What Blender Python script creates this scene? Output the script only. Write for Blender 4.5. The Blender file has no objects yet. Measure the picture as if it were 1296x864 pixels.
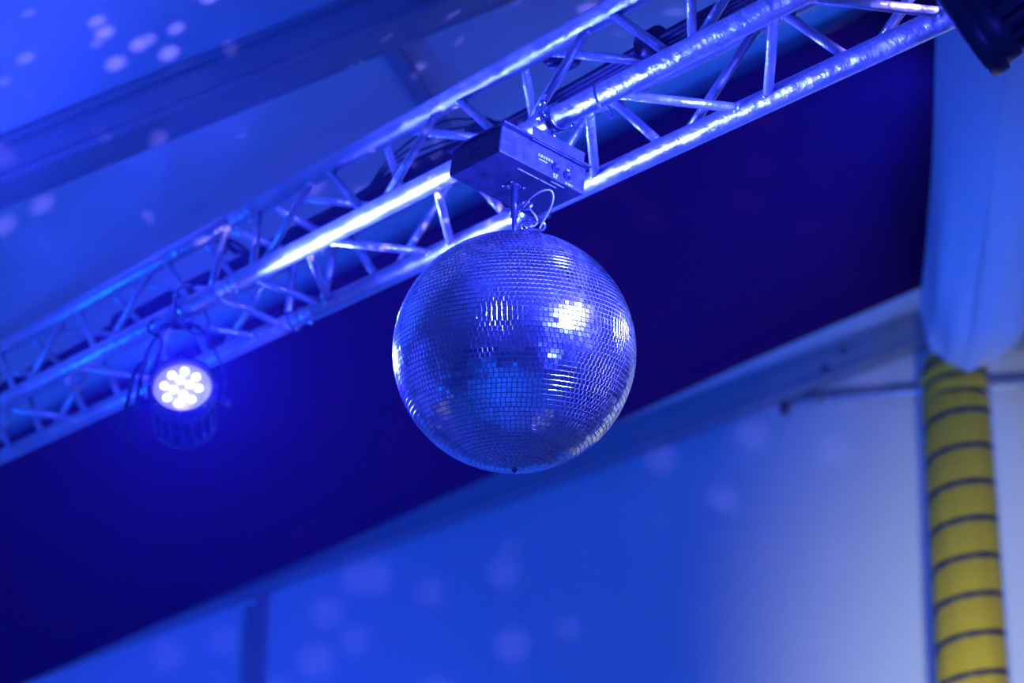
import bpy, bmesh, math, random
from mathutils import Vector, Matrix

random.seed(7)
SC = bpy.context.scene
COL = SC.collection
PI = math.pi

# ------------------------------------------------------------------ camera
FPX = 2400.0                      # focal length in pixels of the 1296 px wide frame
TH = math.atan(828 / FPX)         # upward pitch
H0 = 1.65                         # camera height
CAM = Vector((0, 0, H0))
Rv = Vector((1, 0, 0))
Fv = Vector((0, math.cos(TH), math.sin(TH)))
Uv = Vector((0, -math.sin(TH), math.cos(TH)))
cd = bpy.data.cameras.new('camera')
cam = bpy.data.objects.new('camera', cd)
COL.objects.link(cam)
cam.location = CAM
cam.rotation_euler = (PI / 2 + TH, 0, 0)
cd.sensor_width = 36
cd.lens = 36 * FPX / 1296
cd.clip_start = 0.05
cd.dof.use_dof = True
cd.dof.focus_distance = 3.78
cd.dof.aperture_fstop = 2.3
SC.camera = cam
SC.view_settings.view_transform = 'Standard'
SC.view_settings.look = 'None'
SC.view_settings.gamma = 1
SC.view_settings.use_curve_mapping = False
SC.view_settings.exposure = 0.14
SC.cycles.use_denoising = True
SC.cycles.max_bounces = 8
SC.cycles.glossy_bounces = 5
SC.cycles.diffuse_bounces = 4
SC.cycles.volume_bounces = 0
SC.cycles.sample_clamp_indirect = 6
SC.cycles.sample_clamp_direct = 0
SC.cycles.caustics_reflective = False
SC.cycles.caustics_refractive = False
SC.cycles.blur_glossy = 0.5

w = bpy.data.worlds.new('tent_night')
SC.world = w
w.use_nodes = True
w.node_tree.nodes['Background'].inputs[0].default_value = (0.0, 0.01, 0.04, 1)
w.node_tree.nodes['Background'].inputs[1].default_value = 0.2

# directions of the truss and of the tent
dT = Vector((-0.64042011, 0.76802479, 0)).normalized()
pT = Vector((dT.y, -dT.x, 0))
ROLL = math.radians(-8)
Zv = Vector((0, 0, 1))
e1 = math.cos(ROLL) * pT + math.sin(ROLL) * Zv
e2 = -math.sin(ROLL) * pT + math.cos(ROLL) * Zv
AZ = math.radians(-76)
gT = Vector((math.sin(AZ), math.cos(AZ), 0))       # along the end wall, to the left
nT = Vector((math.cos(AZ), -math.sin(AZ), 0))      # along the ridge, away from the camera


def ray(x, y):
    return Fv + Rv * ((x - 648) / FPX) + Uv * ((432 - y) / FPX)


def at(x, y, depth):
    return CAM + ray(x, y) * depth


KS = 1.15                         # size of the tent
KT = 1.08                         # size of the truss
FL = -H0 / KS                     # floor level in tent units


def tent(a, n, z):                # a: left of the ridge, n: along the ridge, z above the camera, in tent units
    return CAM + (gT * a + nT * n + Zv * z) * KS


def on_plane(x, y, P, N):
    r = ray(x, y)
    return CAM + r * (((P - CAM).dot(N)) / r.dot(N))


RIDGE = 2.93
SLOPE = 0.308


def roof_z(a):
    return RIDGE - SLOPE * abs(a)


BALL = at(651, 445, 0.5 * FPX / 308)
TB = CAM + (pT * 2.258 + Zv * 1.6493) * KT        # lower near chord, at d = 0
TS, THH = 0.2198 * KT, 0.1954 * KT
TA = TB + e1 * TS
TC = TB + e2 * THH
TD = TA + e2 * THH


# ------------------------------------------------------------------ lights
def aim(o, v):
    o.rotation_euler = v.to_track_quat('-Z', 'Y').to_euler()


def lamp(name, kind, loc, color, energy, target=None, size=0.05, angle=60, blend=0.5):
    l = bpy.data.lights.new(name, kind)
    l.color = color
    l.energy = energy
    if kind in ('SPOT', 'POINT'):
        l.shadow_soft_size = size
    if kind == 'SPOT':
        l.spot_size = math.radians(angle)
        l.spot_blend = blend
    o = bpy.data.objects.new(name, l)
    COL.objects.link(o)
    o.location = loc
    if target is not None:
        aim(o, Vector(target) - Vector(loc))
    return o


BLUE = (0.0, 0.098, 1.0)
LAV = (0.030, 0.045, 1.0)
# unseen blue wash lamps for the roof, truss and end wall, and an added floor fill
lamp('wash_lamp_roof', 'SPOT', tent(4.2, 2.2, -1.0), BLUE, 500, tent(2.3, 4.6, 2.2), 0.35, 66, 0.9)
lamp('wash_lamp_house', 'SPOT', tent(3.0, 4.6, -1.2), (0.0, 0.10, 1.0), 500, tent(1.9, 8.3, 0.9), 0.2, 115, 1.0)
lamp('wash_lamp_aisle', 'SPOT', tent(-1.3, 5.2, -1.2), BLUE, 420, tent(-0.2, 6.2, 2.5), 0.2, 62, 1.0)
lamp('wash_lamp_front', 'SPOT', tent(-2.0, 0.6, 0.0), LAV, 230, TB + dT * 2.4, 0.3, 42, 0.7)
lamp('floor_fill', 'SPOT', tent(1.0, -1.0, 1.9), BLUE, 1300, tent(0.8, 0.6, -1.4), 0.3, 94, 1.0)  # added fill, brightens the floor that the ball's lower half mirrors
# white work light aimed at the foot of the end wall, beside the duct
lamp('work_light', 'SPOT', tent(-0.02, 5.0, -0.7), (0.72, 0.84, 1.0), 450, tent(-0.62, 8.3, 1.0), 0.10, 58, 1.0)
# two added warm white fills, making pale floor patches for the ball to reflect
lamp('floor_patch_fill', 'SPOT', (-3.4, 3.96, 2.6), (1.0, 0.92, 0.75), 60, (-3.4, 3.96, 0), 0.05, 40, 0.8)
lamp('floor_patch_fill', 'SPOT', (1.3, 3.4, 1.7), (1.0, 0.92, 0.75), 16, (1.3, 3.4, 0), 0.05, 40, 0.8)
# pin spot on the mirror ball
lamp('pin_spot', 'SPOT', BALL + Vector((0.76, -0.52, 0.39)) * 2.6, (0.15, 0.13, 1.0), 3200, BALL, 0.09, 14, 0.4)

# ------------------------------------------------------------------ materials
MATS = {}


def mat(name, color, rough=0.5, metal=0.0, emit=None, strength=0.0, bump=0.0, bscale=40.0, var=0.0, vscale=8.0,
        rvar=0.0, stretch=None, spec=0.5, trans=0.0):
    if name in MATS:
        return MATS[name]
    m = bpy.data.materials.new(name)
    m.use_nodes = True
    nt = m.node_tree
    b = nt.nodes['Principled BSDF']
    b.inputs['Base Color'].default_value = (*color, 1)
    b.inputs['Roughness'].default_value = rough
    b.inputs['Metallic'].default_value = metal
    b.inputs['Specular IOR Level'].default_value = spec
    if emit:
        b.inputs['Emission Color'].default_value = (*emit, 1)
        b.inputs['Emission Strength'].default_value = strength
    if bump or var or rvar:
        tc = nt.nodes.new('ShaderNodeTexCoord')
        mp = nt.nodes.new('ShaderNodeMapping')
        nt.links.new(tc.outputs['Object'], mp.inputs['Vector'])
        if stretch:
            mp.inputs['Scale'].default_value = stretch
        nz = nt.nodes.new('ShaderNodeTexNoise')
        nz.inputs['Scale'].default_value = vscale
        nz.inputs['Detail'].default_value = 5
        nt.links.new(mp.outputs['Vector'], nz.inputs['Vector'])
        if var:
            mix = nt.nodes.new('ShaderNodeMix')
            mix.data_type = 'RGBA'
            mix.inputs['A'].default_value = (*[max(0, c * (1 - var)) for c in color], 1)
            mix.inputs['B'].default_value = (*[min(1, c * (1 + var)) for c in color], 1)
            nt.links.new(nz.outputs['Fac'], mix.inputs['Factor'])
            nt.links.new(mix.outputs['Result'], b.inputs['Base Color'])
        if rvar:
            mr = nt.nodes.new('ShaderNodeMapRange')
            mr.inputs['From Min'].default_value = 0.3
            mr.inputs['From Max'].default_value = 0.7
            mr.inputs['To Min'].default_value = max(0.02, rough - rvar)
            mr.inputs['To Max'].default_value = rough + rvar
            nt.links.new(nz.outputs['Fac'], mr.inputs['Value'])
            nt.links.new(mr.outputs['Result'], b.inputs['Roughness'])
        if bump:
            n2 = nt.nodes.new('ShaderNodeTexNoise')
            n2.inputs['Scale'].default_value = bscale
            n2.inputs['Detail'].default_value = 3
            nt.links.new(mp.outputs['Vector'], n2.inputs['Vector'])
            bp = nt.nodes.new('ShaderNodeBump')
            bp.inputs['Strength'].default_value = bump
            bp.inputs['Distance'].default_value = 0.01
            nt.links.new(n2.outputs['Fac'], bp.inputs['Height'])
            nt.links.new(bp.outputs['Normal'], b.inputs['Normal'])
    MATS[name] = m
    return m


M_MIRROR = mat('mirror_glass', (0.93, 0.94, 0.95), 0.15, 1.0, rvar=0.03, vscale=60)
MATS['mirror_glass'].node_tree.nodes['Principled BSDF'].inputs['Coat Weight'].default_value = 0.35
MATS['mirror_glass'].node_tree.nodes['Principled BSDF'].inputs['Coat Roughness'].default_value = 0.28
M_CORE = mat('tile_grout', (0.90, 0.87, 0.92), 0.45)
M_ALU = mat('truss_aluminium', (0.78, 0.78, 0.80), 0.42, 0.80, bump=0.9, bscale=24, var=0.12, vscale=14, rvar=0.10)
M_STEEL = mat('zinc_steel', (0.80, 0.80, 0.82), 0.22, 1.0)
M_DARKSTEEL = mat('dark_steel', (0.10, 0.10, 0.11), 0.35, 0.6)
M_BOX = mat('box_sheet_metal', (0.11, 0.11, 0.125), 0.40, 0.35, var=0.55, vscale=45, rvar=0.12, bump=0.05, bscale=60)
M_BOXSIDE = mat('box_black_panel', (0.05, 0.05, 0.06), 0.5, 0.2)
M_BLACK = mat('black_plastic', (0.02, 0.02, 0.022), 0.45)
M_FIXT = mat('fixture_black', (0.035, 0.035, 0.04), 0.42, 0.3)
M_CABLE = mat('cable_rubber', (0.015, 0.015, 0.017), 0.55)
M_PRINT = mat('white_print', (0.85, 0.85, 0.85), 0.6)
M_PVC = mat('white_tent_cloth', (0.80, 0.82, 0.82), 0.6, bump=0.10, bscale=5, var=0.05, vscale=1.2)
M_WALL = mat('white_wall_cloth', (0.80, 0.82, 0.84), 0.42, bump=0.08, bscale=9, var=0.05, vscale=1.5, stretch=(1, 1, 0.25))
M_DARK = mat('dark_red_molton', (0.15, 0.0003, 0.070), 0.9, bump=0.05, bscale=60, var=0.15, vscale=1.5, spec=0.15)
M_BEAM = mat('beam_aluminium', (0.34, 0.36, 0.38), 0.5, 0.15, var=0.12, vscale=4)
M_DUCT = mat('yellow_duct_cloth', (0.84, 0.56, 0.006), 0.6, bump=0.25, bscale=16, var=0.12, vscale=10, stretch=(1, 1, 0.35), spec=0.2)
M_BAND = mat('duct_black_band', (0.035, 0.035, 0.04), 0.6)
M_FLOOR = mat('floor_boards', (0.34, 0.33, 0.31), 0.5, var=0.3, vscale=2)
M_LED = mat('led_emitter', (0.8, 0.8, 1.0), 0.3, emit=(0.62, 0.60, 1.0), strength=6)
M_LENS = mat('led_lens_plate', (0.75, 0.75, 0.85), 0.25, emit=(0.30, 0.27, 0.9), strength=0.75)


# ------------------------------------------------------------------ mesh helpers
def empty(name, loc, label=None, cat=None, group=None):
    o = bpy.data.objects.new(name, None)
    COL.objects.link(o)
    o.location = loc
    o.empty_display_size = 0.05
    tag(o, label, cat, group)
    return o


def tag(o, label=None, cat=None, group=None, kind=None):
    if label:
        o['label'] = label
    if cat:
        o['category'] = cat
    if group:
        o['group'] = group
    if kind:
        o['kind'] = kind
    return o


def build(name, bm, m, parent=None, smooth=False, origin=None):
    """bm in world coordinates; linked as one object, under parent if given"""
    me = bpy.data.meshes.new(name)
    if parent is not None:
        off = Vector(parent.location)
        if parent.parent is not None:
            off = off + Vector(parent.parent.location)
    elif origin is not None:
        off = Vector(origin)
    else:
        off = Vector((0, 0, 0))
    for v in bm.verts:
        v.co -= off
    bm.normal_update()
    bm.to_mesh(me)
    bm.free()
    if smooth:
        for p in me.polygons:
            p.use_smooth = True
    me.materials.append(m)
    o = bpy.data.objects.new(name, me)
    COL.objects.link(o)
    if parent is not None:
        o.parent = parent
    else:
        o.location = off
    return o


def frame(axis):
    a = axis.normalized()
    r = Vector((0, 0, 1)) if abs(a.z) < 0.9 else Vector((1, 0, 0))
    x = r.cross(a).normalized()
    return x, a.cross(x), a


def cyl(bm, p, q, r, n=14, r2=None, caps=True):
    if r2 is None:
        r2 = r
    x, y, a = frame(q - p)
    A, B = [], []
    for i in range(n):
        t = 2 * PI * i / n
        c = x * math.cos(t) + y * math.sin(t)
        A.append(bm.verts.new(p + c * r))
        B.append(bm.verts.new(q + c * r2))
    for i in range(n):
        j = (i + 1) % n
        bm.faces.new((A[i], A[j], B[j], B[i]))
    if caps:
        bm.faces.new(A[::-1])
        bm.faces.new(B)


def box(bm, c, ax, ay, az, bev=0.0):
    """centre and three half-extent vectors"""
    vs = []
    for sx in (-1, 1):
        for sy in (-1, 1):
            for sz in (-1, 1):
                vs.append(bm.verts.new(c + ax * sx + ay * sy + az * sz))
    qs = ((0, 1, 3, 2), (4, 6, 7, 5), (0, 4, 5, 1), (2, 3, 7, 6), (0, 2, 6, 4), (1, 5, 7, 3))
    if ax.cross(ay).dot(az) < 0:
        qs = [q[::-1] for q in qs]
    fs = [bm.faces.new([vs[i] for i in q]) for q in qs]
    if bev:
        es = list({e for f in fs for e in f.edges})
        bmesh.ops.bevel(bm, geom=es, offset=bev, segments=2, affect='EDGES', profile=0.6)


def tube(bm, pts, r, n=8, closed=False, radii=None, caps=True, wob=None):
    pts = [Vector(p) for p in pts]
    k = len(pts)
    rings = []
    prev = None
    for i, p in enumerate(pts):
        if closed:
            t = pts[(i + 1) % k] - pts[i - 1]
        else:
            t = pts[min(i + 1, k - 1)] - pts[max(i - 1, 0)]
        t.normalize()
        if prev is None:
            x, y, _ = frame(t)
        else:
            x = (prev - t * prev.dot(t)).normalized()
            y = t.cross(x)
        prev = x
        rr = radii[i] if radii else r
        ring = []
        for j in range(n):
            a = 2 * PI * j / n
            q = rr * (wob(i, a) if wob else 1)
            ring.append(bm.verts.new(p + (x * math.cos(a) + y * math.sin(a)) * q))
        rings.append(ring)
    for i in range(k if closed else k - 1):
        a, b = rings[i], rings[(i + 1) % k]
        for j in range(n):
            l = (j + 1) % n
            bm.faces.new((a[j], a[l], b[l], b[j]))
    if caps and not closed:
        bm.faces.new(rings[0][::-1])
        bm.faces.new(rings[-1])


def spline(cp, seg=8):
    cp = [Vector(c) for c in cp]
    out = []
    for i in range(len(cp) - 1):
        p0, p1, p2, p3 = cp[max(i - 1, 0)], cp[i], cp[i + 1], cp[min(i + 2, len(cp) - 1)]
        for s in range(seg):
            t = s / seg
            out.append(0.5 * ((2 * p1) + (p2 - p0) * t + (2 * p0 - 5 * p1 + 4 * p2 - p3) * t * t
                              + (3 * p1 - p0 - 3 * p2 + p3) * t ** 3))
    out.append(cp[-1])
    return out


def lathe(bm, c, axis, prof, n=32, x0=None):
    """prof: (distance along axis, radius)"""
    x, y, a = frame(axis)
    rings = []
    for (h, r) in prof:
        if r <= 1e-6:
            rings.append([bm.verts.new(c + a * h)])
        else:
            rings.append([bm.verts.new(c + a * h + (x * math.cos(2 * PI * i / n) + y * math.sin(2 * PI * i / n)) * r)
                          for i in range(n)])
    for A, B in zip(rings, rings[1:]):
        for i in range(n):
            j = (i + 1) % n
            if len(A) == 1 and len(B) == 1:
                continue
            if len(A) == 1:
                bm.faces.new((A[0], B[j], B[i]))
            elif len(B) == 1:
                bm.faces.new((A[i], A[j], B[0]))
            else:
                bm.faces.new((A[i], A[j], B[j], B[i]))
    bmesh.ops.recalc_face_normals(bm, faces=bm.faces)


def ring_pts(c, x, y, r, n=24):
    return [c + (x * math.cos(2 * PI * i / n) + y * math.sin(2 * PI * i / n)) * r for i in range(n)]


def grid(bm, fn, nu, nv):
    V = [[bm.verts.new(fn(i / nu, j / nv)) for j in range(nv + 1)] for i in range(nu + 1)]
    for i in range(nu):
        for j in range(nv):
            bm.faces.new((V[i][j], V[i + 1][j], V[i + 1][j + 1], V[i][j + 1]))


def one(name, m, fn, parent=None, smooth=False, origin=None):
    bm = bmesh.new()
    fn(bm)
    return build(name, bm, m, parent, smooth, origin)


# ------------------------------------------------------------------ the tent
N0, N1, HW = -6.0, 8.3, 5.0


def quad(bm, *pts):
    bm.faces.new([bm.verts.new(p) for p in pts])


tag(one('floor', M_FLOOR, lambda bm: quad(bm, tent(HW, N0, FL), tent(-HW, N0, FL), tent(-HW, N1, FL), tent(HW, N1, FL))),
    'brown boarded floor of the tent', 'floor', kind='structure')


def sag(a, n):
    return 0.02 * math.sin(n * 1.9) * math.sin(abs(a) * 1.3) ** 2


def ceil(bm, s):
    grid(bm, lambda u, v: tent(s * HW * u, N0 + (N1 - N0) * v, roof_z(HW * u) - sag(HW * u, N0 + (N1 - N0) * v)), 24, 60)


for s, nm in ((1, 'left'), (-1, 'right')):
    tag(one('ceiling', M_PVC, lambda bm: ceil(bm, s), smooth=True),
        'sloping white tent roof cloth on the %s of the ridge' % ('rafter side' if s > 0 else 'air hose side'), 'ceiling', kind='structure')


def pleat(a, z):
    k = max(0.0, min(1.0, (2.2 - z) / 2.5))
    side = max(0.12, min(1.0, (2.3 - a) / 1.6))
    return (0.009 * math.sin(a * 31 + 2 * math.sin(a * 2.3)) + 0.006 * math.sin(a * 53 + 1.7 * math.sin(a * 5.1))
            + 0.010 * math.sin(a * 9.7)) * (0.04 + 0.96 * k * k) * side + 0.02 * math.sin(a * 1.7 + z * 1.1)


def gable(bm, n, amp, na, nz):
    def fn(u, v):
        a = -HW + 2 * HW * u
        zt = roof_z(a)
        z = FL + (zt - FL) * v
        return tent(a, n + amp * pleat(a, z), z)
    grid(bm, fn, na, nz)


tag(one('wall_back', M_WALL, lambda bm: gable(bm, N1, 1.0, 700, 24), smooth=True),
    'pleated white cloth end wall of the tent under the gable', 'wall', kind='structure')
tag(one('wall_front', M_WALL, lambda bm: gable(bm, N0, 0.5, 200, 6), smooth=True),
    'white cloth end wall behind the viewer', 'wall', kind='structure')
for s, nm in ((1, 'left'), (-1, 'right')):
    tag(one('wall_' + nm, M_WALL, lambda bm: grid(bm, lambda u, v: tent(s * HW, N0 + (N1 - N0) * u, FL + (roof_z(HW) - FL) * v), 30, 6)),
        'white cloth side wall of the tent, %s of the ridge' % ('left' if s > 0 else 'right'), 'wall', kind='structure')

# rafters: hollow aluminium profile with a keder groove and a bottom lip, a pair in every frame
RD = 0.155


def rafter(n, s, label, wid=0.127, hgt=RD, depth_off=0.0):
    root = empty('rafter', tent(s * 2.5, n, roof_z(2.5) - hgt), label, 'beam', 'roof rafters')
    sl = (tent(s * HW, 0, roof_z(HW)) - tent(0, 0, RIDGE)).normalized()
    up = sl.cross(nT).normalized()
    if up.z < 0:
        up = -up
    mid = (tent(s * HW, n, roof_z(HW)) + tent(0, n, RIDGE)) / 2 - up * 0.012
    L = (tent(s * HW, n, roof_z(HW)) - tent(0, n, RIDGE)).length / 2 - 0.03

    def web(bm):
        c = mid - up * (hgt / 2)
        box(bm, c, sl * L, nT * (wid / 2 - 0.008), up * (hgt / 2 - 0.002), 0.004)
    one('web', M_BEAM, web, root)
    for k in (-1, 1):
        one('side_lip', M_BEAM, lambda bm: box(bm, mid - up * (hgt - 0.012) + nT * (k * wid / 2), sl * L, nT * 0.008, up * 0.012, 0.003), root)
        one('side_lip', M_BEAM, lambda bm: box(bm, mid - up * 0.014 + nT * (k * wid / 2), sl * L, nT * 0.008, up * 0.014, 0.003), root)
    for t in (-0.80, -0.76):
        one('bolt', M_DARKSTEEL, lambda bm: cyl(bm, mid + sl * (L * t) - up * (hgt * (0.3 if t < -0.78 else 0.7)) - nT * (wid / 2 - 0.004), mid + sl * (L * t) - up * (hgt * (0.3 if t < -0.78 else 0.7)) - nT * (wid / 2 + 0.012), 0.016, 10), root)
    return root


rafter(4.2, 1, 'aluminium roof rafter crossing the white ceiling beside the truss')
rafter(4.2, -1, 'aluminium roof rafter on the far slope, above the near end of the air hose')
rafter(8.18, 1, 'aluminium gable rafter above the pleated end wall, left of the duct')
rafter(8.18, -1, 'aluminium gable rafter above the pleated end wall, right of the duct')

# purlin crossing between rafters, on the left slope
def purlin(a, na, nb, label):
    root = empty('purlin', tent(a, (na + nb) / 2, roof_z(a) - 0.05), label, 'beam', 'roof purlins')
    one('tube', M_BEAM, lambda bm: box(bm, tent(a, (na + nb) / 2, roof_z(a) - 0.045), gT * 0.03, nT * ((nb - na) / 2 * KS), Zv * 0.012, 0.004), root)
    for n in (na + 0.02, nb - 0.02):
        one('end_bracket', M_DARKSTEEL, lambda bm: box(bm, tent(a, n, roof_z(a) - 0.05), gT * 0.045, nT * 0.012, Zv * 0.03, 0.003), root)


purlin(1.44, 4.27, 5.22, 'flat purlin running from the rafter across the white ceiling behind the truss')


def bracket(a):
    root = empty('purlin_bracket', tent(a, 4.13, roof_z(a) - 0.09), 'dark purlin bracket with bolts on the rafter beside the ceiling', 'bracket', None)
    one('plate', M_DARKSTEEL, lambda bm: box(bm, tent(a, 4.132, roof_z(a) - 0.07), gT * 0.05, nT * 0.006, Zv * 0.035, 0.003), root)
    for k in (-0.03, 0.03):
        one('bolt', M_DARKSTEEL, lambda bm: cyl(bm, tent(a + k, 4.13, roof_z(a) - 0.07), tent(a + k, 4.09, roof_z(a) - 0.07), 0.014, 8), root)
    one('hook', M_DARKSTEEL, lambda bm: tube(bm, spline([tent(a, 4.13, roof_z(a) - 0.06), tent(a - 0.02, 4.06, roof_z(a) - 0.08), tent(a - 0.01, 4.05, roof_z(a) - 0.13)], 5), 0.01, 6), root)


bracket(1.25)

# tie bar across the gable and its bracket
tie = empty('tie_bar', tent(0.2, 8.2, 2.54), 'round aluminium tie bar crossing the end wall behind the yellow duct', 'bar')
one('tube', M_ALU, lambda bm: cyl(bm, tent(0.80, 8.255, 2.545), tent(-0.80, 8.255, 2.545), 0.019, 12), tie, True)
one('sleeve', M_BEAM, lambda bm: cyl(bm, tent(0.70, 8.255, 2.545), tent(0.62, 8.255, 2.545), 0.024, 12), tie, True)
one('end_bracket', M_DARKSTEEL, lambda bm: box(bm, tent(0.79, 8.25, 2.53), gT * 0.02, nT * 0.02, Zv * 0.055, 0.004), tie)

# gable uprights
for a, lab in ((3.28, 'slim aluminium gable post standing in front of the end wall, far from the duct'),):
    gp = empty('gable_post', tent(a, 8.2, FL), lab, 'post')
    one('shaft', M_BEAM, lambda bm: box(bm, tent(a, 8.2, (roof_z(a) - 0.2 + FL) / 2), gT * 0.04, nT * 0.03, Zv * ((roof_z(a) - 0.2 - FL) / 2 * KS), 0.004), gp)
    one('foot_plate', M_BEAM, lambda bm: box(bm, tent(a, 8.2, FL + 0.005), gT * 0.09, nT * 0.09, Zv * 0.006), gp)


# dark cloth slung under the roof bay
def dark_panel():
    sl = (tent(HW, 0, roof_z(HW)) - tent(0, 0, RIDGE)).normalized()
    N = sl.cross(nT).normalized()

    def edge(x, y, off):
        return on_plane(x, y, tent(0, 0, RIDGE - off), N)
    top_r, top_m = edge(1150, -7, 0.05), edge(850, 141, 0.05)
    bot_r, bot_l = edge(1170, 365, 0.18), edge(40, 864, 0.18)
    td = (top_m - top_r).normalized()
    bd = (bot_l - bot_r).normalized()

    def fn(u, v):
        T = top_r + td * (-0.42 + 5.1 * u) * KS
        B = bot_r + bd * (-0.30 + 5.0 * u) * KS
        P = T.lerp(B, v)
        s_ = 0.03 * math.sin(PI * v) ** 1.0
        roll = 0.0
        if v > 0.86:
            q = (v - 0.86) / 0.14
            roll = -0.05 * math.sin(q * PI) * 0.9 + 0.02 * q
        return P - N * (s_ if N.z > 0 else -s_) + Zv * (roll + 0.004 * math.sin(u * 23 + v * 3))
    bm = bmesh.new()
    grid(bm, fn, 60, 60)
    r = bmesh.ops.solidify(bm, geom=list(bm.faces), thickness=0.004)
    return build('ceiling_drape', bm, M_DARK, None, True)


tag(dark_panel(), 'wide dark red cloth slung under the roof bay behind the mirror ball', 'cloth')


# white air hose under the ridge
ZS = 2.47 * KS
hose_rows = [(-330, 1208), (-200, 1200), (-60, 1193), (60, 1186), (140, 1183), (200, 1180), (260, 1177), (300, 1174), (340, 1172), (372, 1171)]
hc, hr = [], []
for (y, xl) in hose_rows:
    dep = ZS / (math.sin(TH) + (432 - y) / FPX * math.cos(TH))
    r = 0.193 * KS
    hc.append(at(xl + r * FPX / dep, y, dep))
    hr.append(r)
# folded end, tucked down over the duct
for (x, y, dep, r) in ((1233, 392, 7.55, 0.196), (1229, 408, 7.72, 0.180), (1224, 424, 7.86, 0.150), (1220, 437, 7.93, 0.105), (1217, 446, 7.96, 0.05)):
    hc.append(at(x, y, dep * KS * 0.985))
    hr.append(r * KS)
hose = empty('air_hose', hc[-1], 'white fabric air hose hanging along the ridge above the yellow duct', 'air hose')


def hose_wob(i, a):
    k = min(1.0, max(0.0, (i - 20) / 40.0))
    return 1 + (0.012 + 0.04 * k) * math.sin(5 * a + 0.13 * i) + 0.03 * k * math.sin(11 * a - 0.1 * i) + 0.008 * math.sin(2 * a + i * 0.21)


hs = spline(hc, 6)
hrs = []
for i in range(len(hs)):
    t = i / 6
    k = min(int(t), len(hr) - 2)
    hrs.append(hr[k] + (hr[k + 1] - hr[k]) * (t - k))
one('hose_tube', M_PVC, lambda bm: tube(bm, hs, 0.2, 64, radii=hrs, wob=hose_wob), hose, True)


def seam(bm):
    pts = []
    for i in range(6, len(hs) - 20):
        t = (hs[min(i + 1, len(hs) - 1)] - hs[i - 1]).normalized()
        s_ = Vector((1, 0, 0)) - t * t.x
        s_.normalize()
        dn = t.cross(s_)
        if dn.z > 0:
            dn = -dn
        a_ = math.radians(100)
        pts.append(hs[i] + (s_ * math.cos(a_) * 1.0 + dn * math.sin(a_)) * (hrs[i] * 1.012))
    tube(bm, pts, 0.006, 6)


one('seam', M_PVC, seam, hose, True)

# yellow spiral duct
DDEP = 7.98 * KS
top = at(1210, 512, DDEP)
vdir = (at(1231, 864, DDEP - 0.52 * KS) - top)
vdir.normalize()
# plumb to within a degree: run the axis to the floor
tfloor = (-top.z) / vdir.z
duct = empty('air_duct', top + vdir * tfloor, 'yellow fabric air duct with black spiral bands rising along the end wall', 'duct')
RDU = 0.139
axis_x, axis_y, _ = frame(vdir)
LEN = tfloor / KS
PITCH = 0.159


def duct_pt(s, ang, r):
    # gentle bend
    return top + (vdir * s + (axis_x * math.cos(ang) + axis_y * math.sin(ang)) * r) * KS


def hose_body(bm):
    n, m = 48, 260
    V = []
    for i in range(m + 1):
        s = LEN * i / m
        row = []
        for j in range(n):
            a = 2 * PI * j / n
            ph = (s / PITCH - a / (2 * PI)) % 1.0
            rr = RDU - 0.007 * (1 - math.sin(PI * ph) ** 0.5) + 0.002 * math.sin(9 * a + s * 7)
            row.append(bm.verts.new(duct_pt(s, a, rr)))
        V.append(row)
    for i in range(m):
        for j in range(n):
            k = (j + 1) % n
            bm.faces.new((V[i][j], V[i][k], V[i + 1][k], V[i + 1][j]))


one('duct_cloth', M_DUCT, hose_body, duct, True)


def band(bm):
    n = 40
    tot = int(LEN / PITCH * n)
    W = 0.0125
    rows = []
    PH0 = 0.30
    for i in range(tot):
        a = 2 * PI * i / n
        s = PITCH * (i / n + 0)
        if s + W > LEN:
            break
        rows.append([bm.verts.new(duct_pt(max(0, s - W), a, RDU - 0.005)), bm.verts.new(duct_pt(max(0, s - W * 0.7), a, RDU + 0.001)),
                     bm.verts.new(duct_pt(s + W * 0.7, a, RDU + 0.001)), bm.verts.new(duct_pt(s + W, a, RDU - 0.005))])
    for A, B in zip(rows, rows[1:]):
        for k in range(3):
            bm.faces.new((A[k], A[k + 1], B[k + 1], B[k]))


one('spiral_band', M_BAND, band, duct, True)


# gathered collar of the duct, tucked into the hose
def fold(s, a):                               # the gathers run askew, lower on the left
    return s - (0.026 + 0.10 * max(0.0, -s - 0.03)) * math.sin(a) + 0.006 * math.sin(3 * a + 9 * s)


def collar(bm):
    prof = [(0.035, 0.1375), (0.012, 0.139), (-0.002, 0.132), (-0.012, 0.121), (-0.024, 0.121), (-0.034, 0.131), (-0.055, 0.138), (-0.078, 0.137),
            (-0.094, 0.127), (-0.106, 0.126), (-0.116, 0.136), (-0.14, 0.142), (-0.165, 0.138), (-0.178, 0.128), (-0.19, 0.128), (-0.205, 0.136), (-0.235, 0.125), (-0.27, 0.07)]
    n = 64
    rows = []
    for (s, r) in prof:
        row = []
        for j in range(n):
            a = 2 * PI * j / n
            k = 0.0 if s > 0.005 else 1.0
            row.append(bm.verts.new(duct_pt(fold(s, a), a, r * (1 + k * (0.018 * math.sin(5 * a + s * 60) + 0.012 * math.sin(11 * a - s * 90))))))
        rows.append(row)
    for A, B in zip(rows, rows[1:]):
        for j in range(n):
            k = (j + 1) % n
            bm.faces.new((A[j], A[k], B[k], B[j]))


one('gathered_collar', M_DUCT, collar, duct, True)
for (s, r, th) in ((-0.018, 0.124, 0.0085), (-0.10, 0.129, 0.007), (-0.184, 0.131, 0.011)):
    one('tie_strap', M_BAND, lambda bm: tube(bm, [duct_pt(fold(s, 2 * PI * j / 48), 2 * PI * j / 48, r) for j in range(48)], th, 6, closed=True), duct, True)


# ------------------------------------------------------------------ truss
CR, BR = 0.0232 * KT, 0.0098 * KT


def tp(Q, d):
    return Q + dT * (d * KT)


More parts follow.
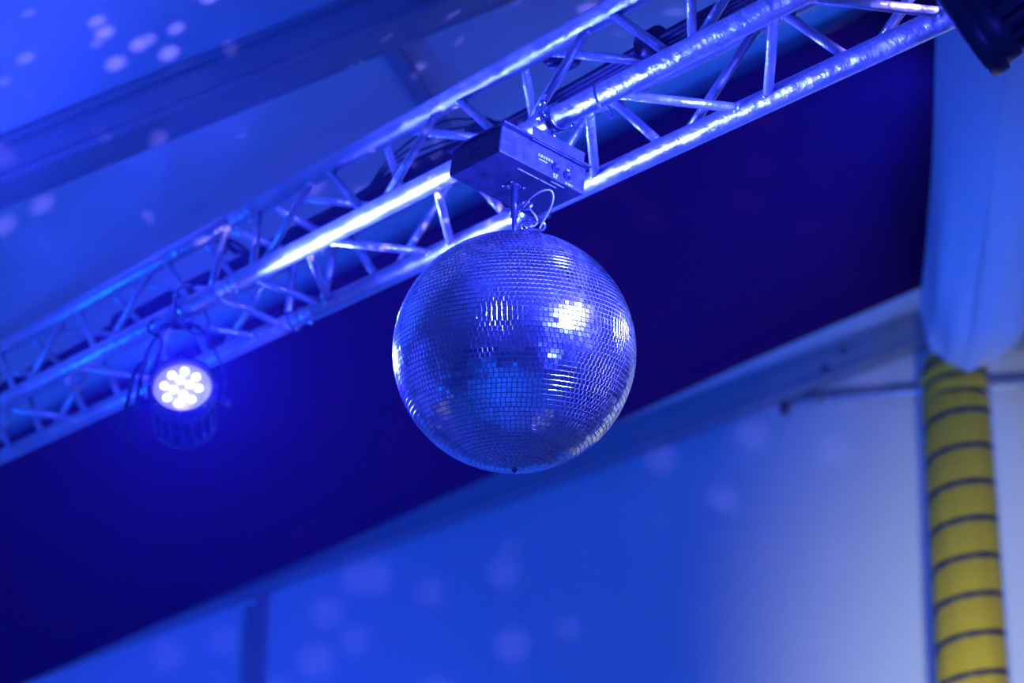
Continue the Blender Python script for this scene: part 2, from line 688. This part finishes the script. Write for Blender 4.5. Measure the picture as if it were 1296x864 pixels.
def truss(name, d0, d1, label, zig, ends):
    root = empty(name, tp(TB, (d0 + d1) / 2), label, 'truss', 'aluminium box truss sections')
    for Q in (TA, TB, TC, TD):
        one('chord', M_ALU, lambda bm: cyl(bm, tp(Q, d0), tp(Q, d1), CR, 28), root, True)
    for (P, p0, Q, q0) in zig:
        # nodes on P at p0 + k*0.49, on Q at q0 + k*0.49
        k = -20
        while k < 20:
            for (pd, qd) in ((p0 + k * 0.49 + 0.025, q0 + k * 0.49 - 0.025), (p0 + k * 0.49 - 0.025, q0 + (k - 1) * 0.49 + 0.025)):
                if d0 + 0.05 < pd < d1 - 0.05 and d0 + 0.05 < qd < d1 - 0.05:
                    a, b = tp(P, pd), tp(Q, qd)
                    v = (b - a).normalized()
                    one('brace', M_ALU, lambda bm: cyl(bm, a + v * CR * 0.7, b - v * CR * 0.7, BR, 14), root, True)
                    for (c, s) in ((a, 1), (b, -1)):
                        one('weld', M_ALU, lambda bm: cyl(bm, c + v * s * CR * 0.8, c + v * s * (CR + 0.006), BR + 0.0035, 12, BR + 0.0005), root, True)
            k += 1
    for dd in ends:
        for (P, Q) in ((TA, TB), (TB, TC), (TC, TD), (TD, TA)):
            a, b = tp(P, dd), tp(Q, dd + (0.02 if dd < 3.8 else -0.02))
            v = (b - a).normalized()
            one('end_brace', M_ALU, lambda bm: cyl(bm, a + v * CR * 0.7, b - v * CR * 0.7, BR, 14), root, True)
    return root


# nodes measured along the truss
ZR = ((TA, 2.23, TB, 2.45), (TC, 2.465, TB, 2.70), (TA, 2.46, TD, 2.70), (TC, 2.68, TD, 2.94 - 0.0))
ZL = ((TA, 4.95, TB, 5.13), (TC, 4.69, TB, 4.93), (TA, 4.70, TD, 4.94), (TC, 4.45, TD, 4.66))
truss('box_truss', -0.7, 3.735, 'silver aluminium box truss carrying the mirror ball motor', ZR, (3.69,))
truss('box_truss', 3.835, 6.2, 'silver aluminium box truss section carrying the lit LED lamp', ZL, (3.885,))
# conical couplers that join the two sections
for Q, nm in ((TA, 'far lower'), (TB, 'near lower'), (TC, 'near upper'), (TD, 'far upper')):
    cp = empty('truss_coupler', tp(Q, 3.785), 'pinned conical coupler joining the %s tubes of the two truss sections' % nm, 'coupler', 'truss couplers')

    def cone(bm):
        lathe(bm, tp(Q, 3.735), dT, [(0.0, 0.0), (0.0, CR), (0.006, CR * 0.98), (0.03, CR * 0.72), (0.036, CR * 0.72), (0.038, CR * 0.9), (0.062, CR * 0.9), (0.064, CR * 0.72), (0.07, CR * 0.72), (0.094, CR * 0.98), (0.10, CR), (0.10, 0)], 24)
    one('sleeve', M_ALU, cone, cp, True)
    for k in (0.018, 0.082):
        one('pin', M_STEEL, lambda bm: cyl(bm, tp(Q, 3.735 + k) - e2 * 0.034 + e1 * 0.004, tp(Q, 3.735 + k) + e2 * 0.034, 0.005, 10), cp, True)
        one('spring_clip', M_STEEL, lambda bm: tube(bm, ring_pts(tp(Q, 3.735 + k) - e2 * 0.031, dT, e1, 0.008, 12), 0.0015, 5, closed=True), cp)

# ------------------------------------------------------------------ mirror ball
RB = 0.25
ball = empty('mirror_ball', BALL, 'large mirror ball covered in small square mirror tiles, hanging under the motor', 'mirror ball')


def core(bm):
    bmesh.ops.create_uvsphere(bm, u_segments=96, v_segments=64, radius=RB - 0.0021)
    bmesh.ops.translate(bm, vec=BALL, verts=bm.verts)


one('ball_core', M_CORE, core, ball, True)
TW = 0.01
ROWS = 78
tiles = []
prng = random.Random(11)
tocam = (CAM - BALL).normalized()
patches = {}
for r in range(ROWS):
    lat = -PI / 2 + PI * (r + 0.5) / ROWS
    nc = max(3, int(2 * PI * RB * math.cos(lat) / TW))
    off = prng.random()
    for c in range(nc):
        lon = 2 * PI * (c + off) / nc
        nrm = Vector((math.cos(lat) * math.cos(lon), math.cos(lat) * math.sin(lon), math.sin(lat)))
        # the tiles come on small backing sheets, each glued at its own slight tilt
        key = (r // 9, int(lon / (2 * PI) * max(3, round(nc / 13))))
        if key not in patches:
            patches[key] = (prng.gauss(0, 0.032), prng.gauss(0, 0.032))
        pu, pv = patches[key]
        east = Vector((-math.sin(lon), math.cos(lon), 0))
        north = nrm.cross(east)
        tu, tv = pu + prng.gauss(0, 0.022), pv + prng.gauss(0, 0.022)
        if prng.random() < 0.05:
            tu += prng.gauss(0, 0.08)
            tv += prng.gauss(0, 0.06)
        n2 = (nrm + east * tu + north * tv).normalized()
        ex = (east - n2 * east.dot(n2)).normalized()
        tiles.append((nrm, n2, ex, n2.cross(ex), (2 * PI * RB * math.cos(lat) / nc)))
HT = 0.00432


def tile_mesh():
    bm = bmesh.new()
    t, b = 0.0, -0.002
    o_, i_ = HT, HT - 0.00035
    lo = [bm.verts.new((x * o_, y * o_, b)) for x, y in ((-1, -1), (1, -1), (1, 1), (-1, 1))]
    mi = [bm.verts.new((x * o_, y * o_, t - 0.00025)) for x, y in ((-1, -1), (1, -1), (1, 1), (-1, 1))]
    hi = [bm.verts.new((x * i_, y * i_, t)) for x, y in ((-1, -1), (1, -1), (1, 1), (-1, 1))]
    for A, B in ((lo, mi), (mi, hi)):
        for k in range(4):
            j = (k + 1) % 4
            bm.faces.new((A[k], A[j], B[j], B[k]))
    bm.faces.new(hi)
    bm.faces.new(lo[::-1])
    me = bpy.data.meshes.new('mirror_tile')
    bm.to_mesh(me)
    bm.free()
    me.materials.append(M_MIRROR)
    return me


order = sorted(range(len(tiles)), key=lambda i: -tiles[i][0].dot(tocam))
near = set(order[:300])
tm = tile_mesh()
tv = [v.co.copy() for v in tm.vertices]
tf = [tuple(p.vertices) for p in tm.polygons]
VV, FF = [], []
for i, (nrm, n2, ex, ey, pitch) in enumerate(tiles):
    M = Matrix((ex, ey, n2)).transposed().to_4x4()
    M.translation = nrm * RB
    if i in near:
        o = bpy.data.objects.new('mirror_tile', tm)
        COL.objects.link(o)
        o.parent = ball
        o.matrix_local = M
    else:
        sx = min(1.0, pitch / TW)
        b0 = len(VV)
        VV += [tuple(M @ Vector((v.x * sx, v.y, v.z))) for v in tv]
        FF += [tuple(b0 + k for k in f) for f in tf]
me = bpy.data.meshes.new('mirror_tiles')
me.from_pydata(VV, [], FF)
me.materials.append(M_MIRROR)
o = bpy.data.objects.new('mirror_tiles', me)
COL.objects.link(o)
o.parent = ball
tag(o, kind='stuff')
# hanger cap on top, small eyelet underneath
one('top_cap', M_STEEL, lambda bm: lathe(bm, BALL, Zv, [(RB - 0.006, 0.0), (RB - 0.006, 0.03), (RB + 0.004, 0.03), (RB + 0.006, 0.027), (RB + 0.006, 0)], 28), ball, True)
one('bottom_eyelet', M_DARKSTEEL, lambda bm: lathe(bm, BALL, -Zv, [(RB - 0.004, 0.0), (RB - 0.004, 0.006), (RB + 0.003, 0.006), (RB + 0.004, 0.004), (RB + 0.006, 0.003), (RB + 0.007, 0.0)], 14), ball, True)
TOP = BALL + Zv * (RB + 0.006)

# ------------------------------------------------------------------ motor box
# bottom corners of the housing in the photograph, at the truss
# the drive shaft drops plumb onto the ball: find the height where it leaves the housing (pixel row 236)
_v = (432 - 236) / FPX
_yy = BALL.y
_z = _yy * (math.sin(TH) + _v * math.cos(TH)) / (math.cos(TH) - _v * math.sin(TH))
MC = Vector((BALL.x, BALL.y, H0 + _z))
bx, by, bz = e1, dT, e2                       # across the truss, along the truss, up


def q_(x, y, ref):                             # pixel to the bottom plane of the housing
    return on_plane(x, y, ref, bz)


c_front = q_(635, 190.5, MC)
c_left = q_(570, 222.5, MC)
c_right = q_(737, 247, MC)
LX = abs((c_right - c_front).dot(bx))
LY = abs((c_left - c_front).dot(by))
bc = (c_left + c_right) / 2
bx_len, by_len = LX / 2, LY / 2
HB = 0.062
motor = empty('mirror_ball_motor', MC, 'sheet metal mirror ball motor box clamped under the truss', 'motor')
bcen = bc + bz * (HB / 2)
one('housing', M_BOX, lambda bm: box(bm, bcen, bx * bx_len, by * by_len, bz * (HB / 2), 0.0025), motor)
# dark end panel on the face that looks along the near side
SIDE = -1 if (bc - bx * bx_len - CAM).length < (bc + bx * bx_len - CAM).length else 1
pan = one('end_panel', M_BOXSIDE, lambda bm: box(bm, bcen + bx * SIDE * (bx_len + 0.0008), bx * 0.0008, by * (by_len - 0.002), bz * (HB / 2 - 0.002)), motor)
one('embossed_mark', M_BLACK, lambda bm: (box(bm, bcen + bx * SIDE * (bx_len + 0.002) + bz * 0.004 - by * 0.002, bx * 0.0008, by * 0.016, bz * 0.0018),
                                          box(bm, bcen + bx * SIDE * (bx_len + 0.002) - bz * 0.004 + by * 0.014, bx * 0.0008, by * 0.0022, bz * 0.008),
                                          [box(bm, bcen + bx * SIDE * (bx_len + 0.002) - bz * 0.014 + by * (0.014 - 0.009 * k), bx * 0.0008, by * 0.003, bz * 0.0016) for k in range(4)]), pan)
# mounting plate: a lid that is wider than the box, with a stepped tab
lid = one('mounting_plate', M_BOX, lambda bm: box(bm, bcen + bz * (HB / 2 + 0.003), bx * (bx_len + 0.006), by * (by_len + 0.012), bz * 0.0025, 0.001), motor)
FY = -1 if (by.dot(CAM - bc) < 0) else 1       # the face with the controls looks towards the camera
one('mounting_tab', M_BOX, lambda bm: box(bm, bcen + bz * (HB / 2 + 0.014) + bx * 0.03 + by * FY * (by_len + 0.006), bx * (bx_len * 0.62), by * 0.002, bz * 0.016, 0.001), motor)
fc = bcen + by * FY * (by_len + 0.0006)


def facept(u, v):                              # u along the control face (-1..1), v height (-1..1)
    return fc + bx * (bx_len * u) + bz * (HB / 2 * v)


for (u, v) in ((0.28, -0.12), (0.56, -0.28)):
    one('socket', M_BLACK, lambda bm: lathe(bm, facept(u, v), by * FY, [(0, 0.0), (0, 0.0105), (0.003, 0.0105), (0.004, 0.008), (0.001, 0.007), (0.001, 0)], 20), motor, True)
for (u, v) in ((0.2, 0.25), (0.36, -0.5), (0.46, 0.05), (0.66, -0.6), (0.62, 0.45), (-0.56, 0.8), (-0.9, 0.8)):
    one('screw', M_STEEL, lambda bm: lathe(bm, facept(u, v), by * FY, [(0, 0), (0, 0.0024), (0.0012, 0.0018), (0.0014, 0)], 10), motor, True)


def dashes(bm, u0, v0, widths, h):
    u = u0
    for wd in widths:
        c = facept(u + wd / 2, v0) + by * FY * 0.0004
        box(bm, c, bx * (bx_len * wd / 2), by * 0.0003, bz * h)
        u += wd + 0.022


for (u0, v0, ws, h) in ((-0.14, 0.20, (0.03, 0.05, 0.03, 0.04, 0.04, 0.05), 0.0030), (-0.12, -0.10, (0.2,), 0.0014), (0.24, -0.66, (0.05, 0.04), 0.0022),
                        (0.25, -0.84, (0.09,), 0.0016), (0.54, -0.86, (0.05, 0.06, 0.02), 0.0022), (0.55, 0.16, (0.06,), 0.0022)):
    one('printed_line', M_PRINT, lambda bm: dashes(bm, u0, v0, ws, h), motor)
# print on the underside, near the control face
for (u0, u1, v0) in ((-0.40, -0.02, 0.70), (0.0, 0.10, 0.70), (0.14, 0.52, 0.70), (0.30, 0.60, 0.86)):
    one('printed_line', M_PRINT, lambda bm: box(bm, bc - bz * 0.0006 + bx * (bx_len * (u0 + u1) / 2) + by * FY * (by_len * v0), bx * (bx_len * (u1 - u0) / 2), by * 0.0014, bz * 0.0004), motor)
# gearbox flange with four screws, pinned drive shaft
SH = MC.copy()
for sx in (-1, 1):
    for sy in (-1, 1):
        one('screw', M_STEEL, lambda bm: lathe(bm, SH + bx * 0.017 * sx + by * 0.014 * sy, -bz, [(0, 0), (0, 0.0034), (0.002, 0.003), (0.003, 0)], 10), motor, True)
one('shaft_flange', M_DARKSTEEL, lambda bm: lathe(bm, SH, -bz, [(0, 0), (0, 0.015), (0.002, 0.014), (0.003, 0.0)], 24), motor, True)
SHB = Vector((BALL.x, BALL.y, TOP.z))
sh_top = SH - bz * 0.002
sh_mid = sh_top.lerp(SHB, 0.45)
shaft = one('drive_shaft', M_DARKSTEEL, lambda bm: (cyl(bm, sh_top, sh_top.lerp(SHB, 0.62), 0.0085, 18), cyl(bm, sh_top.lerp(SHB, 0.60), SHB - Zv * 0.004, 0.005, 14)), motor, True)
one('cross_bolt', M_STEEL, lambda bm: (cyl(bm, sh_mid - Rv * 0.013, sh_mid + Rv * 0.015, 0.003, 10), cyl(bm, sh_mid - Rv * 0.019 , sh_mid - Rv * 0.010, 0.0075, 6)), shaft)

# lifting eye beside the shaft with quick links and a wire loop (the ball's second hanging point)
eyec = at(666.5, 259, (sh_mid - CAM).dot(Fv) - 0.01)
eye = empty('lifting_eye', eyec, 'round steel lifting eye screwed beside the drive shaft of the motor', 'eye bolt')
one('ring', M_STEEL, lambda bm: tube(bm, ring_pts(eyec, Vector((0.94, -0.34, 0)), Vector((0.1, 0.25, 0.96)), 0.0115, 24), 0.0040, 10, closed=True), eye, True)
one('stem', M_STEEL, lambda bm: cyl(bm, sh_mid + Vector((0.004, 0, 0.004)), eyec + Vector((-0.010, 0.002, 0.002)), 0.004, 10), eye, True)


def pxp(x, y, dz=0.0):
    return at(x, y, (sh_mid - CAM).dot(Fv) + dz)


def link(name, label, pts, r, m, cat):
    o = one(name, m, lambda bm: tube(bm, spline(pts + [pts[0]], 6)[:-1], r, 8, closed=True), None, True, origin=pts[0])
    return tag(o, label, cat)


link('quick_link', 'upright steel quick link hooked on the drive shaft above the ball',
     [pxp(654, 268), pxp(658, 270), pxp(658.5, 280), pxp(656.5, 289), pxp(652.5, 287), pxp(652.5, 275)], 0.0022, M_STEEL, 'quick link')
link('carabiner', 'steel carabiner lying on the crown of the mirror ball',
     [pxp(661, 282, -0.01), pxp(673, 280.5, -0.012), pxp(686, 281, -0.014), pxp(690, 286, -0.012), pxp(686, 291, -0.01), pxp(674, 290, -0.008), pxp(663, 290.5, -0.006), pxp(658.5, 286, -0.008)], 0.0028, M_STEEL, 'carabiner')
one_wire = one('wire_loop', M_PRINT, lambda bm: tube(bm, spline([pxp(664, 262, 0.0), pxp(671, 251, -0.03), pxp(683, 243, -0.05), pxp(695, 240.5, -0.06), pxp(700, 246, -0.06), pxp(699, 257, -0.05), pxp(694, 268, -0.035), pxp(688, 279, -0.02), pxp(683, 289, -0.012)], 8), 0.0020, 8), None, True, origin=eyec)
tag(one_wire, 'thin white wire loop from the lifting eye to the carabiner on the ball', 'wire')
w2 = one('wire_sling', M_PRINT, lambda bm: tube(bm, spline([pxp(671, 265, -0.005), pxp(677, 272, -0.012), pxp(680, 280, -0.014), pxp(677, 285, -0.012), pxp(670, 287, -0.01)], 8), 0.0017, 8), None, True, origin=eyec)
tag(w2, 'short white wire sling hanging out of the lifting eye', 'wire')


# ------------------------------------------------------------------ clamps
def clamp(parent, Q, d, drop=0.06, wd=0.025):
    c = tp(Q, d)

    def ring(bm):
        pts = ring_pts(Vector((0, 0, 0)), e1, e2, 1.0, 28)
        prof = ((CR + 0.001, -wd), (CR + 0.007, -wd), (CR + 0.007, wd), (CR + 0.001, wd))
        rows = [[bm.verts.new(c + p * r + dT * h) for (r, h) in prof] for p in pts]
        for i in range(28):
            A, B = rows[i], rows[(i + 1) % 28]
            for k in range(4):
                l = (k + 1) % 4
                bm.faces.new((A[k], A[l], B[l], B[k]))
        bmesh.ops.recalc_face_normals(bm, faces=bm.faces)
    cl = one('clamp', M_STEEL, ring, parent, True)
    one('clamp_hinge', M_STEEL, lambda bm: cyl(bm, c + e1 * 0.034 - e2 * 0.006 - dT * wd, c + e1 * 0.034 - e2 * 0.006 + dT * wd, 0.007, 12), parent, True)
    one('clamp_bolt', M_STEEL, lambda bm: (cyl(bm, c - e1 * 0.036 - e2 * 0.020, c - e1 * 0.036 + e2 * 0.034, 0.0045, 10), cyl(bm, c - e1 * 0.036 + e2 * 0.018, c - e1 * 0.036 + e2 * 0.026, 0.009, 6),
                                           box(bm, c - e1 * 0.036 + e2 * 0.034, dT * 0.018 + e1 * 0.008, e1 * 0.0035, e2 * 0.004, 0.001), cyl(bm, c - e1 * 0.036 - e2 * 0.010 - dT * 0.012, c - e1 * 0.036 - e2 * 0.010 + dT * 0.012, 0.006, 10)), parent, True)
    one('clamp_stem', M_STEEL, lambda bm: (cyl(bm, c - e2 * (CR + 0.004), c - e2 * drop, 0.006, 12), cyl(bm, c - e2 * (CR + 0.016), c - e2 * (CR + 0.024), 0.011, 6), cyl(bm, c - e2 * (drop - 0.004), c - e2 * (drop - 0.001), 0.016, 16)), parent, True)
    return cl


lid_top = bcen + bz * (HB / 2 + 0.005)
clamp(motor, TB, 2.575, (tp(TB, 2.575) - lid_top).dot(e2), 0.02)
clamp(motor, TA, 2.90, (tp(TA, 2.90) - lid_top).dot(e2), 0.02)



# ------------------------------------------------------------------ LED lamps
def par_lamp(label, cF, ax, upv, Q, dq, lit_angle, spot_energy, aimv, nm_group):
    """cF centre of the front ring, ax the way it points"""
    ax = ax.normalized()
    sx = upv.cross(ax).normalized()
    uy = ax.cross(sx)
    root = empty('led_lamp', cF, label, 'lamp', nm_group)
    S = 1.0
    hous = one('housing', M_FIXT, lambda bm: lathe(bm, cF, -ax, [(0.006, 0.0), (0.006, 0.078), (0.02, 0.086), (0.05, 0.086), (0.058, 0.072), (0.15, 0.062), (0.165, 0.05), (0.168, 0.0)], 40), root, True)
    one('front_ring', M_FIXT, lambda bm: lathe(bm, cF, -ax, [(0.012, 0.076), (-0.008, 0.078), (-0.012, 0.083), (-0.010, 0.091), (0.004, 0.094), (0.02, 0.093), (0.024, 0.086), (0.024, 0.076), (0.012, 0.076)], 48), root, True)
    for k in range(18):
        a = 2 * PI * (k + 0.5) / 18
        rr = sx * math.cos(a) + uy * math.sin(a)
        tt = ax.cross(rr)
        one('cooling_fin', M_FIXT, lambda bm: box(bm, cF - ax * 0.108 + rr * 0.074, ax * 0.052, tt * 0.0045, rr * 0.013, 0.002), root)
    one('rear_cap', M_FIXT, lambda bm: lathe(bm, cF - ax * 0.158, -ax, [(0, 0.0), (0, 0.087), (0.012, 0.087), (0.018, 0.08), (0.018, 0.0)], 36), root, True)
    lens = one('lens_plate', M_LENS, lambda bm: lathe(bm, cF, ax, [(-0.004, 0.0), (-0.004, 0.0765), (-0.003, 0.0765), (0.0, 0.074), (0.001, 0.0)], 40), root, True)
    for (x, y) in ((-3, -72), (43, -52), (-47, -47), (67, -3), (-60, 3), (53, 49), (-37, 54), (11, 72), (11, -30), (-25, -12), (31, 12), (-5, 32)):
        c = cF + (sx * (-x) + uy * (-y)) * (0.052 / 72) + ax * 0.001
        one('led', M_LED, lambda bm: lathe(bm, c, ax, [(0.0, 0.0098), (0.004, 0.0092), (0.0065, 0.006), (0.0075, 0.0)], 18), lens, True)
    for k in range(8):
        a = 2 * PI * k / 8
        rr = sx * math.cos(a) + uy * math.sin(a)
        one('screw', M_STEEL, lambda bm: lathe(bm, cF + rr * 0.088 + ax * 0.008, ax, [(0, 0.0), (0, 0.0035), (0.003, 0.003), (0.004, 0)], 8), root, True)
    # double yoke up to the clamp
    piv = cF - ax * 0.075
    hook = tp(Q, dq) - e2 * 0.055
    for s in (-1, 1):
        pp = piv + sx * s * 0.104
        path = [pp, pp + (hook - piv) * 0.45 + sx * s * 0.004, hook + sx * s * 0.055 - e2 * 0.012, hook + sx * s * 0.02]
        pts = spline(path, 5)

        def strap(bm):
            rows = []
            for i, p in enumerate(pts):
                t = (pts[min(i + 1, len(pts) - 1)] - pts[max(i - 1, 0)]).normalized()
                wv = t.cross(sx * s).normalized()
                nv = wv.cross(t).normalized()
                rows.append([bm.verts.new(p + wv * a + nv * b) for (a, b) in ((-0.014, -0.002), (0.014, -0.002), (0.014, 0.002), (-0.014, 0.002))])
            for A, B in zip(rows, rows[1:]):
                for k in range(4):
                    l = (k + 1) % 4
                    bm.faces.new((A[k], A[l], B[l], B[k]))
            bm.faces.new(rows[0][::-1])
            bm.faces.new(rows[-1])
        one('yoke_arm', M_FIXT, strap, root)
        one('tilt_knob', M_BLACK, lambda bm: lathe(bm, pp, sx * s, [(-0.018, 0.0), (-0.018, 0.008), (0.002, 0.008), (0.002, 0.018), (0.018, 0.016), (0.022, 0.012), (0.022, 0)], 16), root, True)
    one('yoke_bridge', M_FIXT, lambda bm: box(bm, hook, sx * 0.03, ax * 0.014, e2 * 0.003, 0.001), root)
    clamp(root, Q, dq, 0.055, 0.022)
    # the light itself
    sp = lamp('led_beam', 'SPOT', cF + ax * 0.03, LAV, spot_energy, cF + ax * 0.03 + aimv, 0.07, lit_angle, 0.6)
    sp.parent = root
    sp.location = ax * 0.03
    return root


PL = at(231, 490, 4.66 * KT)
axL = Vector((0.10, -0.95, 0.28))
par_lamp('lit LED stage lamp with twelve glowing lenses hanging from the truss', PL, axL, Zv, TB, 4.0, 115, 950, Vector((0.3, -0.92, -0.25)), 'black LED stage lamps')
PR = at(1226, 38, 3.0 * KT)
axR = Rv * -0.77 + Uv * -0.55 + Fv * 0.32
par_lamp('black LED stage lamp seen from behind, aimed at the mirror ball', PR, axR, Zv, TB, 1.57, 88, 950, BALL - PR, 'black LED stage lamps')

# ------------------------------------------------------------------ cables and slings
crng = random.Random(5)


def cable(name, label, cp, r, seg=8, group=None, cat='cable', m=None, closed=False):
    pts = spline(cp, seg)
    o = one(name, m or M_CABLE, lambda bm: tube(bm, pts, r, 7), None, True, origin=cp[0])
    return tag(o, label, cat, group)


def TQ(u, v, d):                     # u from D (0) to C (1) on the upper face, v height over it
    return tp(TD.lerp(TC, u), d) + e2 * v


wobble = [(crng.uniform(-0.05, 0.05), crng.uniform(0, 0.010)) for _ in range(40)]
for k in range(9):
    u0 = 0.10 + 0.052 * (k // 2) + 0.026 * (k % 2)
    cp = []
    d = -0.6
    i = 0
    while d < 6.0:
        cp.append(TQ(u0 + wobble[i][0] + crng.uniform(-0.002, 0.002), 0.018 + 0.012 * (k % 2) + wobble[i][1], d))
        d += 0.26
        i += 1
    cable('power_cable', 'black rubber cable in the bundle lying along the top of the truss', cp, 0.0055, 6, 'cables along the truss')
for k in range(3):
    cp = [TQ(0.15 + 0.05 * k, 0.02, 2.95), TQ(0.3 + 0.06 * k, 0.05 + 0.02 * k, 3.15), TQ(0.42 + 0.05 * k, 0.04, 3.32), TQ(0.3, 0.02, 3.5), TQ(0.2, 0.02, 3.7)]
    cable('data_cable', 'thin black cable bowing out of the bundle left of the motor', cp, 0.003, 8, 'thin cables bowing out of the bundle')
for k in range(3):
    cp = [TQ(0.12 + 0.03 * k, 0.02, 1.75), TQ(0.3 + 0.05 * k, 0.055 + 0.012 * k, 1.95 + 0.02 * k), TQ(0.36 + 0.03 * k, 0.05, 2.08 + 0.02 * k), TQ(0.2, 0.03, 2.14), TQ(0.14, 0.02, 2.0)]
    cable('cable_slack', 'slack turn of black cable on the bundle right of the motor', cp, 0.006, 8, 'slack turns of cable')
for k in range(4):
    c = TQ(0.62 + 0.03 * k, 0.012 + 0.012 * k, 2.66 + 0.012 * k)
    pts = ring_pts(c, dT * 0.9 + e2 * 0.3, e1 * 0.4 + e2 * 0.6, 0.036 + 0.006 * (k % 2), 24)
    o = one('cable_coil', M_CABLE, lambda bm: tube(bm, pts, 0.0075, 7, closed=True), None, True, origin=c)
    tag(o, 'turn of black cable coiled on the truss above the motor', 'cable', 'coiled cable turns')
for k in range(3):
    c = TQ(0.55 + 0.05 * k, 0.015 + 0.012 * k, 3.98 + 0.03 * k)
    pts = ring_pts(c, dT * 0.7 + e2 * 0.6, e1 * 0.7 + dT * 0.3 * k, 0.05, 24)
    o = one('cable_coil', M_CABLE, lambda bm: tube(bm, pts, 0.006, 7, closed=True), None, True, origin=c)
    tag(o, 'turn of black cable looped on the truss above the lit lamp', 'cable', 'cable turns above the lit lamp')
for (d, s) in ((2.49, 0.4), (2.10, 0.4), (3.05, 0.4), (4.7, 0.4)):
    o = one('cable_tape', M_BLACK, lambda bm: tube(bm, [TQ(0.24, 0.03, d - 0.025), TQ(0.24, 0.03, d), TQ(0.24, 0.03, d + 0.025)], 0.036, 14), None, True, origin=TQ(0.24, 0.03, d))
    tag(o, 'black tape wrap holding the cable bundle on the truss', 'tape', 'tape wraps on the cable bundle')


def sling(label, Q, d, r, sagv, m, rr=0.0028):
    c = tp(Q, d)
    pts = []
    for i in range(28):
        a = 2 * PI * i / 28
        rad = r + (sagv if math.sin(a) < 0 else 0) * abs(math.sin(a))
        pts.append(c + (e1 * math.cos(a) + e2 * math.sin(a)) * rad + dT * 0.03 * math.sin(a * 1.0 + 0.6))
    o = one('safety_cable', m, lambda bm: tube(bm, pts, rr, 7, closed=True), None, True, origin=c)
    tag(o, label, 'safety cable')


sling('thin safety cable slung round the truss tube right of the motor', TB, 2.44, CR + 0.006, 0.026, M_DARKSTEEL)
sling('wide safety cable looped round the truss tube above the lit lamp', TB, 3.97, CR + 0.03, 0.035, M_DARKSTEEL, 0.003)
# leads of the lit lamp
lp = PL - axL.normalized() * 0.13
cable('lamp_lead', 'black lead dropping beside the lit lamp to its rear', [TQ(0.4, 0.02, 4.12), tp(TB, 4.12) - e2 * 0.02 - e1 * 0.03, at(205, 430, 4.7 * KT), at(196, 465, 4.72 * KT), at(190, 500, 4.75 * KT), lp + Vector((-0.07, 0, -0.02))], 0.0045, 8, 'lamp leads')
for k, (x0, y0, x1, y1) in enumerate(((165, 470, 150, 545), (172, 480, 163, 558))):
    cable('plug_tail', 'short cable tail with plug hanging beside the lit lamp', [at(186, 455, 4.78 * KT), at(x0 + 6, y0, 4.78 * KT), at((x0 + x1) / 2 + 4, (y0 + y1) / 2, 4.8 * KT), at(x1, y1, 4.8 * KT)], 0.006, 6, 'cable tails beside the lit lamp')

# light thrown back by the mirror ball onto the roof: a lamp with a spotted pattern above the ball
gl = lamp('ball_sparkle', 'SPOT', BALL + Vector((-0.20, 0.10, 0.17)), (0.26, 0.20, 1.0), 170, tent(2.2, 4.2, 2.3), 0.004, 120, 0.3)
l = gl.data
l.use_nodes = True
nt = l.node_tree
em = [n for n in nt.nodes if n.type == 'EMISSION'][0]
tc = nt.nodes.new('ShaderNodeTexCoord')
vo = nt.nodes.new('ShaderNodeTexVoronoi')
vo.inputs['Scale'].default_value = 21
nt.links.new(tc.outputs['Normal'], vo.inputs['Vector'])
cr = nt.nodes.new('ShaderNodeMapRange')
cr.inputs['From Min'].default_value = 0.42
cr.inputs['From Max'].default_value = 0.16
nt.links.new(vo.outputs['Distance'], cr.inputs['Value'])
sep = nt.nodes.new('ShaderNodeSeparateColor')
nt.links.new(vo.outputs['Color'], sep.inputs['Color'])
gt = nt.nodes.new('ShaderNodeMath')
gt.operation = 'GREATER_THAN'
gt.inputs[1].default_value = 0.4
nt.links.new(sep.outputs[0], gt.inputs[0])
mu = nt.nodes.new('ShaderNodeMath')
mu.operation = 'MULTIPLY'
nt.links.new(cr.outputs['Result'], mu.inputs[0])
nt.links.new(gt.outputs[0], mu.inputs[1])
nt.links.new(mu.outputs[0], em.inputs['Strength'])

# light haze in the tent air
hz = bpy.data.materials.new('stage_haze')
hz.use_nodes = True
hn = hz.node_tree
hn.nodes.remove(hn.nodes['Principled BSDF'])
vs = hn.nodes.new('ShaderNodeVolumeScatter')
vs.inputs['Color'].default_value = (0.3, 0.2, 1.0, 1)
vs.inputs['Density'].default_value = 0.0075
vs.inputs['Anisotropy'].default_value = 0.3
hn.links.new(vs.outputs[0], hn.nodes['Material Output'].inputs['Volume'])


def air(bm):
    box(bm, tent(0, 1.15, 0.75), gT * 5.2 * KS, nT * 7.4 * KS, Zv * 2.5 * KS)


tag(one('stage_haze', hz, air), 'thin stage haze hanging in the air of the tent', 'haze', kind='stuff')
